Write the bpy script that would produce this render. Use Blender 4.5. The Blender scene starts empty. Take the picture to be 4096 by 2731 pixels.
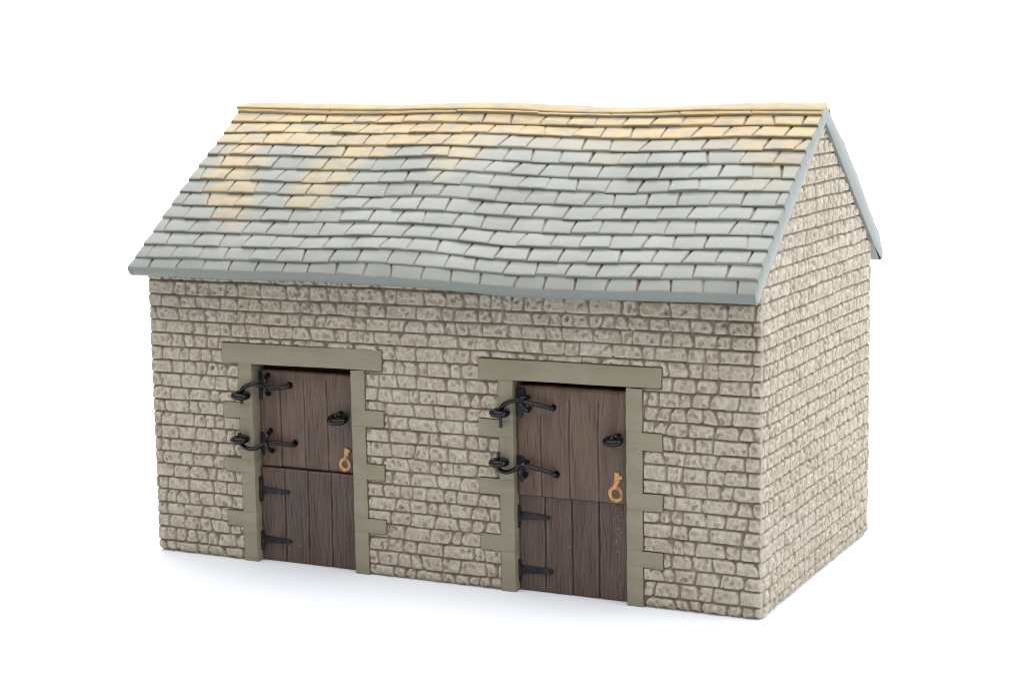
import bpy, bmesh, math, random
import numpy as np
from mathutils import Matrix, Vector

random.seed(7)
RNG = np.random.default_rng(11)
SC = bpy.context.scene
COL = SC.collection
D = 0.5306            # depth of the model; its width is 1
RS = 0.745            # slope of the roof underside

# ------------------------------------------------------------------ helpers
def link(name, me, mat, parent=None, smooth=True):
    o = bpy.data.objects.new(name, me)
    COL.objects.link(o)
    if mat: me.materials.append(mat)
    if parent: o.parent = parent
    if smooth and len(me.polygons):
        me.polygons.foreach_set('use_smooth', np.ones(len(me.polygons), dtype=bool))
    return o

def grid_mesh(name, V, F, attrs=None):
    """V (n,3), F (m,4) quads"""
    me = bpy.data.meshes.new(name)
    n, m = len(V), len(F)
    me.vertices.add(n); me.vertices.foreach_set('co', np.ascontiguousarray(V, dtype=np.float32).ravel())
    me.loops.add(m*4); me.loops.foreach_set('vertex_index', np.ascontiguousarray(F, dtype=np.int32).ravel())
    me.polygons.add(m)
    me.polygons.foreach_set('loop_start', np.arange(0, m*4, 4, dtype=np.int32))
    try: me.polygons.foreach_set('loop_total', np.full(m, 4, dtype=np.int32))
    except Exception: pass
    me.update(calc_edges=True)
    for k, a in (attrs or {}).items():
        at = me.attributes.new(k, 'FLOAT', 'POINT')
        at.data.foreach_set('value', np.ascontiguousarray(a, dtype=np.float32).ravel())
    return me

def bm_mesh(name, bm):
    me = bpy.data.meshes.new(name)
    bmesh.ops.recalc_face_normals(bm, faces=bm.faces)
    bm.to_mesh(me); bm.free()
    return me

def add_box(bm, x0, x1, y0, y1, z0, z1, bev=0.0, seg=2):
    vs = [bm.verts.new((x, y, z)) for x in (x0, x1) for y in (y0, y1) for z in (z0, z1)]
    fs = [(0,1,3,2),(4,6,7,5),(0,4,5,1),(2,3,7,6),(0,2,6,4),(1,5,7,3)]
    faces = [bm.faces.new([vs[i] for i in f]) for f in fs]
    if bev > 0:
        es = list({e for f in faces for e in f.edges})
        bmesh.ops.bevel(bm, geom=es, offset=bev, segments=seg, profile=0.5, affect='EDGES')

def add_prism(bm, poly, y0, y1, bev=0.0, seg=2):
    """poly in x,z; y0 is the front"""
    a = [bm.verts.new((x, y0, z)) for x, z in poly]
    b = [bm.verts.new((x, y1, z)) for x, z in poly]
    n = len(poly)
    f0 = bm.faces.new(a); f1 = bm.faces.new(b[::-1])
    sides = [bm.faces.new((a[i], b[i], b[(i+1) % n], a[(i+1) % n])) for i in range(n)]
    if bev > 0:
        es = list(f0.edges) + [e for e in {e for f in sides for e in f.edges} if e not in f1.edges and e not in f0.edges]
        bmesh.ops.bevel(bm, geom=es, offset=bev, segments=seg, profile=0.5, affect='EDGES')

def smooth_pts(P, n=8):
    P = [Vector(p) for p in P]
    if len(P) < 3: return P
    Q = [P[0]*2 - P[1]] + P + [P[-1]*2 - P[-2]]
    out = []
    for i in range(1, len(Q)-2):
        p0, p1, p2, p3 = Q[i-1:i+3]
        for k in range(n):
            t = k/n
            out.append(0.5*((2*p1) + (p2-p0)*t + (2*p0-5*p1+4*p2-p3)*t*t + (3*p1-p0-3*p2+p3)*t**3))
    out.append(P[-1])
    return out

def add_tube(bm, P, r, sides=14, n=8, closed=False, taper=None):
    pts = smooth_pts(P, n) if not closed else [Vector(p) for p in P]
    N = len(pts)
    rings = []
    up = Vector((0.13, 0.2, 1)).normalized()
    for i, p in enumerate(pts):
        if closed: t = (pts[(i+1) % N] - pts[i-1]).normalized()
        else: t = (pts[min(i+1, N-1)] - pts[max(i-1, 0)]).normalized()
        up = (up - t*up.dot(t))
        if up.length < 1e-5: up = t.orthogonal()
        up.normalize(); s = t.cross(up)
        rr = r*(taper(i/(N-1)) if taper else 1)
        rings.append([bm.verts.new(p + up*math.cos(a)*rr + s*math.sin(a)*rr) for a in [2*math.pi*k/sides for k in range(sides)]])
    M = N if closed else N-1
    for i in range(M):
        A, B = rings[i], rings[(i+1) % N]
        for k in range(sides):
            bm.faces.new((A[k], A[(k+1) % sides], B[(k+1) % sides], B[k]))
    if not closed:
        bm.faces.new(rings[0][::-1]); bm.faces.new(rings[-1])

def add_torus(bm, c, R, r, tilt=(0, 0), squash=1.0, n=44, sides=18):
    rot = Matrix.Rotation(tilt[0], 3, 'X') @ Matrix.Rotation(tilt[1], 3, 'Y')
    P = []
    for k in range(n):
        a = 2*math.pi*k/n
        P.append(Vector(c) + rot @ Vector((math.cos(a)*R, math.sin(a)*R*squash, 0)))
    # frame: fixed normal keeps the ring free of twist
    nrm = rot @ Vector((0, 0, 1))
    rings = []
    for k, p in enumerate(P):
        t = (P[(k+1) % n] - P[k-1]).normalized(); s = t.cross(nrm)
        rings.append([bm.verts.new(p + nrm*math.cos(b)*r + s*math.sin(b)*r) for b in [2*math.pi*j/sides for j in range(sides)]])
    for k in range(n):
        A, B = rings[k], rings[(k+1) % n]
        for j in range(sides):
            bm.faces.new((A[j], A[(j+1) % sides], B[(j+1) % sides], B[j]))

def sst(a, b, x):
    t = np.clip((x-a)/(b-a), 0, 1)
    return t*t*(3-2*t)

def vnoise(x, y, seed=0):
    """value noise, vectorised, range -1..1"""
    xi = np.floor(x).astype(np.int64); yi = np.floor(y).astype(np.int64)
    fx = x-xi; fy = y-yi
    fx = fx*fx*(3-2*fx); fy = fy*fy*(3-2*fy)
    def h(i, j):
        n = (i*374761393 + j*668265263 + seed*974634777) & 0x7fffffff
        n = ((n ^ (n >> 13))*1274126177) & 0x7fffffff
        n = n ^ (n >> 16)
        return (n & 0xffff)/32767.5 - 1
    a = h(xi, yi); b = h(xi+1, yi); c = h(xi, yi+1); d = h(xi+1, yi+1)
    return (a*(1-fx)+b*fx)*(1-fy) + (c*(1-fx)+d*fx)*fy

def fbm(x, y, seed=0, o=3):
    s = 0; a = 1; t = 0
    for k in range(o):
        s = s + a*vnoise(x*2**k, y*2**k, seed+k*17); t += a; a *= .5
    return s/t

# ------------------------------------------------------------------ materials
class NT:
    def __init__(self, name, rough=0.6, spec=0.4):
        self.m = bpy.data.materials.new(name); self.m.use_nodes = True
        self.nt = self.m.node_tree; self.b = self.nt.nodes['Principled BSDF']
        self.b.inputs['Roughness'].default_value = rough
        self.b.inputs['Specular IOR Level'].default_value = spec
        self.tc = self.nt.nodes.new('ShaderNodeTexCoord')
    def n(self, t): return self.nt.nodes.new(t)
    def l(self, a, b): self.nt.links.new(a, b)
    def noise(self, scale, detail=3, rough=.55, stretch=None, dist=0):
        nd = self.n('ShaderNodeTexNoise'); nd.inputs['Scale'].default_value = scale
        nd.inputs['Detail'].default_value = detail; nd.inputs['Roughness'].default_value = rough
        nd.inputs['Distortion'].default_value = dist
        src = self.tc.outputs['Object']
        if stretch:
            mp = self.n('ShaderNodeMapping'); mp.inputs['Scale'].default_value = stretch
            self.l(src, mp.inputs['Vector']); src = mp.outputs['Vector']
        self.l(src, nd.inputs['Vector']); return nd.outputs['Fac']
    def attr(self, name):
        a = self.n('ShaderNodeAttribute'); a.attribute_name = name; return a.outputs['Fac']
    def ramp(self, fac, a, b, lo=0., hi=1.):
        r = self.n('ShaderNodeMapRange'); r.interpolation_type = 'SMOOTHSTEP'
        r.inputs['From Min'].default_value = a; r.inputs['From Max'].default_value = b
        r.inputs['To Min'].default_value = lo; r.inputs['To Max'].default_value = hi
        self.l(fac, r.inputs['Value']); return r.outputs['Result']
    def math(self, op, a, b):
        m = self.n('ShaderNodeMath'); m.operation = op
        for i, v in enumerate((a, b)):
            if isinstance(v, (int, float)): m.inputs[i].default_value = v
            else: self.l(v, m.inputs[i])
        return m.outputs[0]
    def mix(self, fac, a, b, mode='MIX'):
        m = self.n('ShaderNodeMix'); m.data_type = 'RGBA'; m.blend_type = mode; m.clamp_factor = True
        if isinstance(fac, (int, float)): m.inputs[0].default_value = fac
        else: self.l(fac, m.inputs[0])
        for i, v in ((6, a), (7, b)):
            if isinstance(v, tuple): m.inputs[i].default_value = (*v, 1)
            else: self.l(v, m.inputs[i])
        return m.outputs[2]
    def color(self, c):
        if isinstance(c, tuple): self.b.inputs['Base Color'].default_value = (*c, 1)
        else: self.l(c, self.b.inputs['Base Color'])
    def bump(self, h, strength=.3, dist=.001):
        bp = self.n('ShaderNodeBump'); bp.inputs['Strength'].default_value = strength; bp.inputs['Distance'].default_value = dist
        self.l(h, bp.inputs['Height']); self.l(bp.outputs['Normal'], self.b.inputs['Normal'])

def lin(r, g, b):
    f = lambda c: (c/12.92 if c <= .04045 else ((c+.055)/1.055)**2.4)
    return tuple(f(c/255) for c in (r, g, b))

# stone: cast resin, grey-beige, brown wash in the pits, greyer mortar, dry-brushed pale stones
s = NT('painted_stone', .62, .3)
base = s.mix(s.ramp(s.noise(9, 3), .35, .65), lin(158, 147, 128), lin(168, 159, 143))
base = s.mix(s.math('MULTIPLY', s.attr('tone'), .45), base, lin(156, 141, 122))
base = s.mix(s.math('MULTIPLY', s.ramp(s.noise(160, 5, .7), .5, .66), .55), base, lin(142, 128, 109))
base = s.mix(s.math('MULTIPLY', s.ramp(s.noise(230, 5, .7), .55, .66), .5), base, lin(202, 196, 183))
base = s.mix(s.math('MULTIPLY', s.ramp(s.noise(55, 3, .6), .55, .75), .4), base, lin(158, 156, 152))
pale = s.math('MULTIPLY', s.attr('edge'), s.ramp(s.noise(70, 3, .6), .3, .62, .15, .75))
base = s.mix(pale, base, lin(200, 194, 181))
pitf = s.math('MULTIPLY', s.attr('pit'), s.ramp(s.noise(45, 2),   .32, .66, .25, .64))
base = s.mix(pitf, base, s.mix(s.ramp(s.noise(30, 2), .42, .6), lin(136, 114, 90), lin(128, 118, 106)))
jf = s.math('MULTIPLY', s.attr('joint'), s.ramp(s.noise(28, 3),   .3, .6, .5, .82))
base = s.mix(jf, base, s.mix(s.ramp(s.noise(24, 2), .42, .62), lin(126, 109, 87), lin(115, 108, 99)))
base = s.mix(s.math('MULTIPLY', s.ramp(s.noise(420, 1), .74, .78), .7), base, lin(228, 226, 220))
s.color(base); s.bump(s.noise(300, 5, .7), .6, .0014)
MAT_STONE = s.m

# slate roof
s = NT('painted_slate', .47, .35)
base = s.mix(s.ramp(s.noise(7, 3), .35, .68), lin(129, 132, 126), lin(142, 145, 139))
base = s.mix(s.math('MULTIPLY', s.attr('tone'), .3), base, lin(120, 122, 119))
base = s.mix(s.math('MULTIPLY', s.ramp(s.noise(60, 4, .6, (1, 2, 2)), .5, .75), .35), base, lin(136, 134, 124))
base = s.mix(s.math('MULTIPLY', s.attr('rim'), .8), base, lin(122, 129, 124))
lich = s.mix(s.ramp(s.noise(11, 3), .4, .6), lin(184, 160, 104), lin(190, 154, 102))
lich = s.mix(s.ramp(s.noise(34, 4, .65, (1, 2.2, 2.2)), .52, .66, 0, .55), lich, lin(158, 156, 140))
lf = s.math('MULTIPLY', s.attr('lichen'), s.ramp(s.noise(34, 5, .68, (1, 2, 2)),   .33, .62, .22, .84))
base = s.mix(lf, base, lich)
le = s.math('MULTIPLY', s.math('MULTIPLY', s.attr('lip'), s.attr('lichen')), .8)
base = s.mix(le, base, lin(150, 126, 72))
base = s.mix(s.math('MULTIPLY', s.attr('under'), .8), base, lin(92, 95, 92))  # dark wash plus shade beneath the slate lips, put into the colour
rust = s.math('MULTIPLY', s.attr('halo'), s.ramp(s.noise(40, 3), .45, .65, 0, .45))
base = s.mix(rust, base, lin(146, 114, 94))
base = s.mix(s.math('MULTIPLY', s.attr('joint'), s.ramp(s.noise(45, 3), .3, .55, .7, 1.0)), base, lin(72, 60, 50))
base = s.mix(s.math('MULTIPLY', s.ramp(s.noise(300, 1), .76, .8), .6), base, lin(235, 235, 230))
s.color(base); s.bump(s.noise(70, 4, .6), .25, .0018)
MAT_SLATE = s.m

def wood(name, a, b, c):
    s = NT(name, .5, .35)
    base = s.mix(s.ramp(s.noise(22, 4, .6, (3, 1, .5)), .35, .65), lin(*a), lin(*b))
    base = s.mix(s.ramp(s.noise(120, 4, .6, (5, 1, .25)), .5, .8, 0, .5), base, lin(*c))
    base = s.mix(s.math('MULTIPLY', s.ramp(s.noise(14, 2), .5, .7), .4), base, lin(82, 78, 78))
    base = s.mix(s.math('MULTIPLY', s.attr('edge'), .5), base, lin(150, 122, 106))
    base = s.mix(s.attr('groove'), base, lin(40, 29, 25))
    base = s.mix(s.math('MULTIPLY', s.ramp(s.noise(330, 1), .75, .79), .6), base, lin(170, 160, 152))
    s.color(base); s.bump(s.noise(160, 4, .6, (4, 1, .3)), .3, .0015)
    return s.m
MAT_WOOD_U = wood('brown_planks', (104, 84, 70), (88, 71, 61), (60, 48, 41))
MAT_WOOD_L = wood('dark_brown_planks', (89, 72, 62), (75, 61, 54), (52, 42, 37))

s = NT('olive_grey_stone', .5, .35)
base = s.mix(s.ramp(s.noise(12, 3, .6, (1, 1, 3)), .35, .65), lin(131, 124, 103), lin(138, 132, 113))
base = s.mix(s.ramp(s.noise(90, 4, .6, (.5, 1, 3)), .55, .75, 0, .35), base, lin(118, 110, 90))
base = s.mix(s.math('MULTIPLY', s.ramp(s.noise(330, 1), .75, .79), .5), base, lin(205, 200, 185))
s.color(base); s.bump(s.noise(60, 3, .6), .18, .0015)
MAT_JAMB = s.m

s = NT('black_enamel', .13, .38)
s.color(s.mix(s.ramp(s.noise(60, 3), .4, .7), lin(9, 10, 12), lin(17, 18, 20)))
MAT_BLACK = s.m
s = NT('worn_black_paint', .5, .2)
b_ = s.mix(s.ramp(s.noise(60, 3), .4, .7), lin(28, 30, 33), lin(46, 48, 52))
s.color(s.mix(s.ramp(s.noise(190, 3), .62, .72, 0, .5), b_, lin(92, 88, 86))); s.bump(s.noise(120, 3), .3, .001)
MAT_IRON = s.m
s = NT('gold_paint', .42, .5); s.b.inputs['Metallic'].default_value = .25
s.color(s.mix(s.ramp(s.noise(90, 3), .4, .65), lin(196, 148, 92), lin(146, 104, 62))); s.bump(s.noise(130, 3), .4, .0015)
MAT_GOLD = s.m
s = NT('dark_recess', .8, .2); s.color(lin(40, 27, 20)); MAT_DARK = s.m
s = NT('white_sweep', .7, .2); s.color(s.mix(s.ramp(s.noise(1.5, 2), .3, .7), (.785, .81, .865), (.80, .825, .875))); MAT_WHITE = s.m

# ------------------------------------------------------------------ the thing
stable = bpy.data.objects.new('model_stable', None)
COL.objects.link(stable)
stable['label'] = 'miniature grey-brown stone stable with two split brown doors under an orange-stained slate roof'
stable['category'] = 'model building'

# ------------------------------------------------------------------ stone walls
LINTELS = [(0.1360, 0.4160, 0.3085, 0.3386), (0.5760, 0.8553, 0.3090, 0.3384)]
JAMBS = [  # strip x0,x1, toothed side x, list of tooth z ranges
    (0.1645, 0.1878, 0.1352, [(0.0540, 0.0768), (0.1390, 0.1600), (0.2232, 0.2466)]),
    (0.3632, 0.3860, 0.4165, [(0.0645, 0.0856), (0.1456, 0.1685), (0.2251, 0.2494)]),
    (0.6073, 0.6292, 0.5745, [(0.0584, 0.0818), (0.1412, 0.1640), (0.2256, 0.2502)]),
    (0.8030, 0.8268, 0.8562, [(0.0572, 0.0795), (0.1378, 0.1614), (0.2226, 0.2470)]),
]
RECTS = [(l[0], l[1], l[2], l[3]) for l in LINTELS]
for x0, x1, xt, teeth in JAMBS:
    RECTS.append((x0, x1, -.02, .31))
    for z0, z1 in teeth: RECTS.append((min(x0, xt), max(x1, xt), z0, z1))

ZJ = [0.0, 0.0182, 0.0397, 0.0601, 0.0804, 0.1012, 0.1212, 0.1413, 0.1621, 0.1822, 0.2035, 0.2245, 0.245, 0.2647, 0.2858, 0.3062, 0.3271, 0.3485, 0.3688, 0.3887, 0.4089, 0.4318]
while ZJ[-1] < .70: ZJ.append(ZJ[-1] + .0207)
ZJ = np.array(ZJ)

def build_walls():
    rc = 0.005
    sf, sb = 0.00135, 0.0055
    us = [np.arange(0, 1, sf), np.arange(1, 1+D, sf), np.arange(1+D, 2+D, sb), np.arange(2+D, 2+2*D, sf*2.2)]
    U = np.concatenate(us); PER = 2+2*D
    Z = np.arange(0, 0.668, 0.0014)
    nu, nz = len(U), len(Z)
    # base point and normal along the perimeter
    bx = np.empty(nu); by = np.empty(nu)
    def pt(u):
        u = u % PER
        return np.where(u < 1, u, np.where(u < 1+D, 1, np.where(u < 2+D, 2+D-u, 0))), \
               np.where(u < 1, 0, np.where(u < 1+D, u-1, np.where(u < 2+D, D, PER-u)))
    x1, y1 = pt(U)
    w = np.linspace(-rc, rc, 9); X = np.zeros(nu); Y = np.zeros(nu)
    for a in w:
        a1, a2 = pt(U+a); X += a1/9; Y += a2/9
    xa, ya = pt(U-rc); xb, yb = pt(U+rc)
    tx, ty = xb-xa, yb-ya; L = np.hypot(tx, ty); nx, ny = ty/L, -tx/L
    UU, ZZ = np.meshgrid(U, Z, indexing='ij')
    # course boundaries
    nr = len(ZJ)
    idx = np.full((nu, nz), -1)
    zb = np.empty((nr+1, nu))
    for r in range(nr):
        wob = 0.0018*fbm(U*14+r*5.3, np.full(nu, r*3.7), 3, 3) if r > 0 else 0
        zb[r] = ZJ[r] + wob
        idx += (ZZ >= zb[r][:, None])
    zb[nr] = zb[nr-1]+.02
    idx = np.clip(idx, 0, nr-1)
    I = np.arange(nu)[:, None]
    lo = zb[idx, I]; hi = zb[idx+1, I]
    # wandering joint width
    jw = .0004 + 0.0009*fbm(UU*60, ZZ*60, 8, 2)
    dz_lo = ZZ-lo; dz_hi = hi-ZZ
    dz_lo[idx == 0] += .004
    # bricks
    bid = np.zeros((nu, nz), dtype=np.int64); bl = np.zeros((nu, nz)); bh = np.zeros((nu, nz))
    off = 0
    for r in range(nr):
        e = [-.02 + RNG.uniform(0, .02)]
        while e[-1] < PER+.05:
            k = RNG.random()
            e.append(e[-1] + (RNG.uniform(.016, .024) if k < .33 else RNG.uniform(.026, .038) if k < .75 else RNG.uniform(.038, .052)))
        e = np.array(e)
        es_ = []
        for q in range(len(e)-1):
            es_.append(e[q])
            if 1.0 < e[q] < 1+D and e[q+1]-e[q] > .036: es_.append((e[q]+e[q+1])/2+RNG.uniform(-.004, .004))
        e = np.array(es_+[e[-1]])
        m = idx == r
        zc = (ZJ[r]+ZJ[min(r+1, nr-1)])/2
        sl = RNG.uniform(-.22, .22, len(e))
        uu = UU[m]; zz = ZZ[m]-zc
        k = np.clip(np.searchsorted(e, uu)-1, 0, len(e)-2)
        wv = .0012*vnoise(uu*90+r*9, zz*160+r*31, 5)
        eL = e[k]+sl[k]*zz+wv; eR = e[k+1]+sl[k+1]*zz+wv
        sw = uu < eL; k = np.where(sw, np.maximum(k-1, 0), k)
        sw = uu > eR; k = np.where(sw, np.minimum(k+1, len(e)-2), k)
        eL = e[k]+sl[k]*zz+wv; eR = e[k+1]+sl[k+1]*zz+wv
        bid[m] = k+off; bl[m] = uu-eL; bh[m] = eR-uu
        off += len(e)
    nb = off+1
    # per brick random
    br = {k: RNG.uniform(-1, 1, nb) for k in ('o', 'tu', 'tz', 'tone', 'vl', 'vr')}
    du_l = bl - .0007*(br['vl'][bid]+.4); du_r = bh - .0007*(br['vr'][bid]+.4)
    # chipped corners: cut by diagonal lines
    cc = RNG.uniform(0, 1, (4, nb))
    ch = []
    for q, (a, b) in enumerate(((du_l, dz_lo), (du_r, dz_lo), (du_l, dz_hi), (du_r, dz_hi))):
        c = np.where(cc[q] > (.30 if q > 1 else .72), cc[q]*(.0092 if q > 1 else .006)-.001, 0.0)
        ch.append((a*(1.25 if q > 1 else 1.0)+b*(.7 if q > 1 else 1.0) - c[bid])*.75)
    dcorner = np.minimum(np.minimum(ch[0], ch[1]), np.minimum(ch[2], ch[3]))
    du = np.minimum(du_l, du_r); dz = np.minimum(dz_lo*1.5+.0002, dz_hi*.95-.0016)
    d = np.minimum(np.minimum(du*.85-.0003, dz), dcorner) + jw
    # edge of the dressed surrounds
    front = UU < 1.0
    side = (UU > 1.0).astype(float)
    drect = np.full((nu, nz), 9.)
    for x0, x1r, z0, z1 in RECTS:
        q = np.maximum(np.maximum(x0-UU, UU-x1r), np.maximum(z0-ZZ, ZZ-z1))
        drect = np.minimum(drect, q)
    drect[~front] = 9.
    d = np.minimum(d, drect - .0002 + .6*jw)
    # soften: profile
    prof = sst(.0000, .0019, d)
    ucen = (bl - bh)*.5; zcen = (dz_lo-dz_hi)*.5
    bed = np.clip(1-sst(-.0008, .0011, np.minimum(dz_lo*1.5, dz_hi-.0011)+.0007*fbm(UU*48, ZZ*48, 88, 3)), 0, 1)*np.clip(.85+.5*fbm(UU*26, ZZ*26, 87, 2), .3, 1)
    h = -0.0040*(1-prof) - .0020*bed - .0005*(1-sst(0, .006, np.minimum(d, dz_hi)))
    h -= prof*(.0004+.0015*side)*(1-sst(0, .0050, du))
    h += prof*(br['o'][bid]*.0006 + br['tu'][bid]*ucen*.035 + br['tz'][bid]*zcen*.05)
    # pits
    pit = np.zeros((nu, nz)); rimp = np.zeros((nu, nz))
    widths = bl+bh
    for q in range(5):
        pr = RNG.random(nb)
        cu = RNG.uniform(-.42, .42, nb)[bid]*widths; cz = RNG.uniform(-.38, .38, nb)[bid]*.019
        ru = RNG.uniform(.0026, .0056, nb)[bid]; rz = RNG.uniform(.0036, .0072, nb)[bid]
        an = RNG.uniform(-.8, .8, nb)[bid]
        pu = ucen-cu; pz = zcen-cz
        a = pu*np.cos(an)+pz*np.sin(an); b = -pu*np.sin(an)+pz*np.cos(an)
        rr = np.sqrt((a/ru)**2+(b/rz)**2) + .25*vnoise(UU*300, ZZ*300, 40+q)
        on = (pr[bid] < (.85 if q < 2 else .6))
        v = np.where(on, 1-sst(.25, 1.05, rr), 0)
        dep = RNG.uniform(.0009, .0024, nb)[bid]
        h -= v*dep*prof*(1+.2*side)
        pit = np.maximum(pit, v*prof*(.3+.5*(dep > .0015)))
        rimp = np.maximum(rimp, np.where(on, np.exp(-((rr-1.12)/.17)**2), 0)*prof*.7)
    # chisel facets + fine grain
    rg = 1-np.abs(fbm(UU*95+.3*ZZ*95, ZZ*70, 23, 3))*2.2
    h += prof*(.0010-.0003*side)*rg
    h += prof*.0007*fbm(UU*120, ZZ*120, 21, 3) + .0003*fbm(UU*330, ZZ*330, 22, 2) + .0011*fbm(UU*5, ZZ*5, 30, 2)
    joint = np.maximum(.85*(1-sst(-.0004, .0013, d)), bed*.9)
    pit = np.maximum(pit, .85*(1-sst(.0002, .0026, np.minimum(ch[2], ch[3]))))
    edge = np.exp(-((d-.0030)/.0013)**2)*(.6+.4*vnoise(UU*80, ZZ*80, 50)) + rimp
    edge = np.clip(np.maximum(edge, .8*sst(.55, .95, rg)*prof)*(1-pit), 0, 1)
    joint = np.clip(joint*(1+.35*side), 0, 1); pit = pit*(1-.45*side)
    tone = np.clip(.35+.4*br['tone'][bid]+.3*fbm(UU*6, ZZ*6, 60, 2), 0, 1)
    # foot of the casting is a little rounded and smoothed
    cq = sst(.0, .010, np.abs(UU-1.0)); h = h*cq + (1-cq)*(-.0012+.0006*fbm(UU*50, ZZ*50, 95, 2)); edge = np.maximum(edge, .7*(1-sst(.001, .007, np.abs(UU-1.0)))); joint = joint*(.35+.65*sst(.001, .008, np.abs(UU-1.0)))
    for uc_ in (0., 1+D, PER): h = h*(.4+.6*sst(.001, .007, np.abs(UU-uc_)))
    h -= .006*(1-sst(0, .010, ZZ))**2
    VX = X[:, None]+nx[:, None]*h; VY = Y[:, None]+ny[:, None]*h
    V = np.stack([VX, VY, ZZ], 2).reshape(-1, 3)
    # faces
    i, j = np.meshgrid(np.arange(nu), np.arange(nz-1), indexing='ij')
    i2 = (i+1) % nu
    F = np.stack([i*nz+j, i2*nz+j, i2*nz+j+1, i*nz+j+1], 2)
    zu = .662 - RS*np.abs(Y-D/2)
    top = np.minimum(zu, .662)+.005
    keep = (ZZ[:, :-1] < top[:, None])
    op = front & (((UU > .170) & (UU < .381)) | ((UU > .612) & (UU < .822))) & (ZZ < .3345)
    keep &= ~(op[:, :-1])
    F = F[keep]
    used = np.unique(F); mp = np.full(len(V), -1); mp[used] = np.arange(len(used))
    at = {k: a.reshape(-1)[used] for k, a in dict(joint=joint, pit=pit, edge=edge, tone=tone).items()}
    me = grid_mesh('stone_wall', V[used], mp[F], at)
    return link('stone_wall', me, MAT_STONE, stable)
build_walls()

# ------------------------------------------------------------------ roof
LIPS = [
[0.2462,[(0.0171,0.6899),(0.1403,0.6866),(0.2711,0.6845),(0.3877,0.6862),(0.4986,0.6856),(0.6059,0.6794),(0.7016,0.6780),(0.8150,0.6824),(0.9029,0.6819),(1.0020,0.6813)]],
[0.2430,[(0.0153,0.6831),(0.1421,0.6791),(0.2728,0.6772),(0.3893,0.6810),(0.5001,0.6795),(0.6073,0.6747),(0.7030,0.6728),(0.8162,0.6745),(0.9040,0.6763),(1.0020,0.6749)]],
[0.2262,[(0.0135,0.6672),(0.1523,0.6663),(0.2822,0.6641),(0.3980,0.6661),(0.5082,0.6639),(0.6147,0.6600),(0.7099,0.6590),(0.8225,0.6601),(0.9098,0.6614),(1.0020,0.6603)]],
[0.1981,[(0.0183,0.6510),(0.1694,0.6521),(0.2980,0.6492),(0.4127,0.6514),(0.5218,0.6499),(0.6273,0.6449),(0.7214,0.6412),(0.8330,0.6436),(0.9194,0.6452),(1.0020,0.6439)]],
[0.1699,[(0.0218,0.6347),(0.0666,0.6352),(0.1866,0.6332),(0.3139,0.6316),(0.4275,0.6346),(0.5354,0.6307),(0.6399,0.6265),(0.7331,0.6248),(0.8435,0.6275),(0.9291,0.6283),(1.0020,0.6280)]],
[0.1455,[(0.0213,0.6179),(0.0824,0.6182),(0.2014,0.6165),(0.3276,0.6149),(0.4402,0.6181),(0.5472,0.6121),(0.6507,0.6082),(0.7432,0.6071),(0.8526,0.6099),(0.9375,0.6106),(1.0020,0.6095)]],
[0.1207,[(0.0195,0.6004),(0.0984,0.5995),(0.2163,0.5971),(0.3414,0.5963),(0.4531,0.6004),(0.5591,0.5939),(0.6617,0.5894),(0.7534,0.5885),(0.8619,0.5913),(0.9460,0.5928),(1.0020,0.5924)]],
[0.0969,[(0.0183,0.5812),(0.1137,0.5816),(0.2306,0.5790),(0.3548,0.5805),(0.4654,0.5815),(0.5705,0.5759),(0.6723,0.5727),(0.7632,0.5698),(0.8707,0.5753),(0.9541,0.5761),(1.0020,0.5758)]],
[0.0754,[(0.0154,0.5638),(0.1275,0.5624),(0.2436,0.5621),(0.3667,0.5611),(0.4765,0.5639),(0.5808,0.5562),(0.6819,0.5534),(0.7720,0.5533),(0.8788,0.5567),(0.9615,0.5572),(1.0020,0.5573)]],
[0.0523,[(0.0139,0.5443),(0.1424,0.5442),(0.2574,0.5421),(0.3797,0.5445),(0.4885,0.5443),(0.5919,0.5380),(0.6921,0.5354),(0.7815,0.5368),(0.8874,0.5390),(0.9694,0.5397),(1.0020,0.5398)]],
[0.0302,[(0.0117,0.5260),(0.1566,0.5250),(0.2708,0.5251),(0.3920,0.5271),(0.4999,0.5259),(0.6025,0.5190),(0.7019,0.5169),(0.7907,0.5189),(0.8957,0.5205),(0.9770,0.5224),(1.0020,0.5205)]],
[0.0065,[(0.0108,0.5065),(0.1718,0.5070),(0.2850,0.5059),(0.4052,0.5097),(0.5122,0.5079),(0.6139,0.5006),(0.7125,0.4996),(0.8004,0.5015),(0.9045,0.5034),(0.9851,0.5050),(1.0020,0.5042)]],
[-0.0168,[(0.0104,0.4888),(0.1869,0.4892),(0.2991,0.4903),(0.4183,0.4940),(0.5243,0.4903),(0.6251,0.4824),(0.7228,0.4819),(0.8100,0.4845),(0.9132,0.4867),(0.9931,0.4882),(1.0020,0.4869)]],
[-0.0357,[(0.0073,0.4708),(0.1989,0.4713),(0.3104,0.4718),(0.4288,0.4764),(0.5340,0.4716),(0.6341,0.4650),(0.7312,0.4648),(0.8178,0.4662),(0.9202,0.4688),(0.9957,0.4695),(1.0020,0.4688)]],
[-0.0465,[(0.0014,0.4557),(0.2055,0.4545),(0.3167,0.4572),(0.4344,0.4556),(0.5393,0.4531),(0.6391,0.4468),(0.7358,0.4460),(0.8221,0.4488),(0.9242,0.4501),(1.0020,0.4506)]],
]
RIDGE = [(0.0069,0.6936),(0.0196,0.6962),(0.1286,0.6940),(0.2621,0.6914),(0.3203,0.6906),(0.4339,0.6939),(0.4893,0.6936),(0.5653,0.6902),(0.6879,0.6842),(0.7627,0.6853),(0.8524,0.6890),(0.9181,0.6910),(0.9983,0.6899)]
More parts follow.
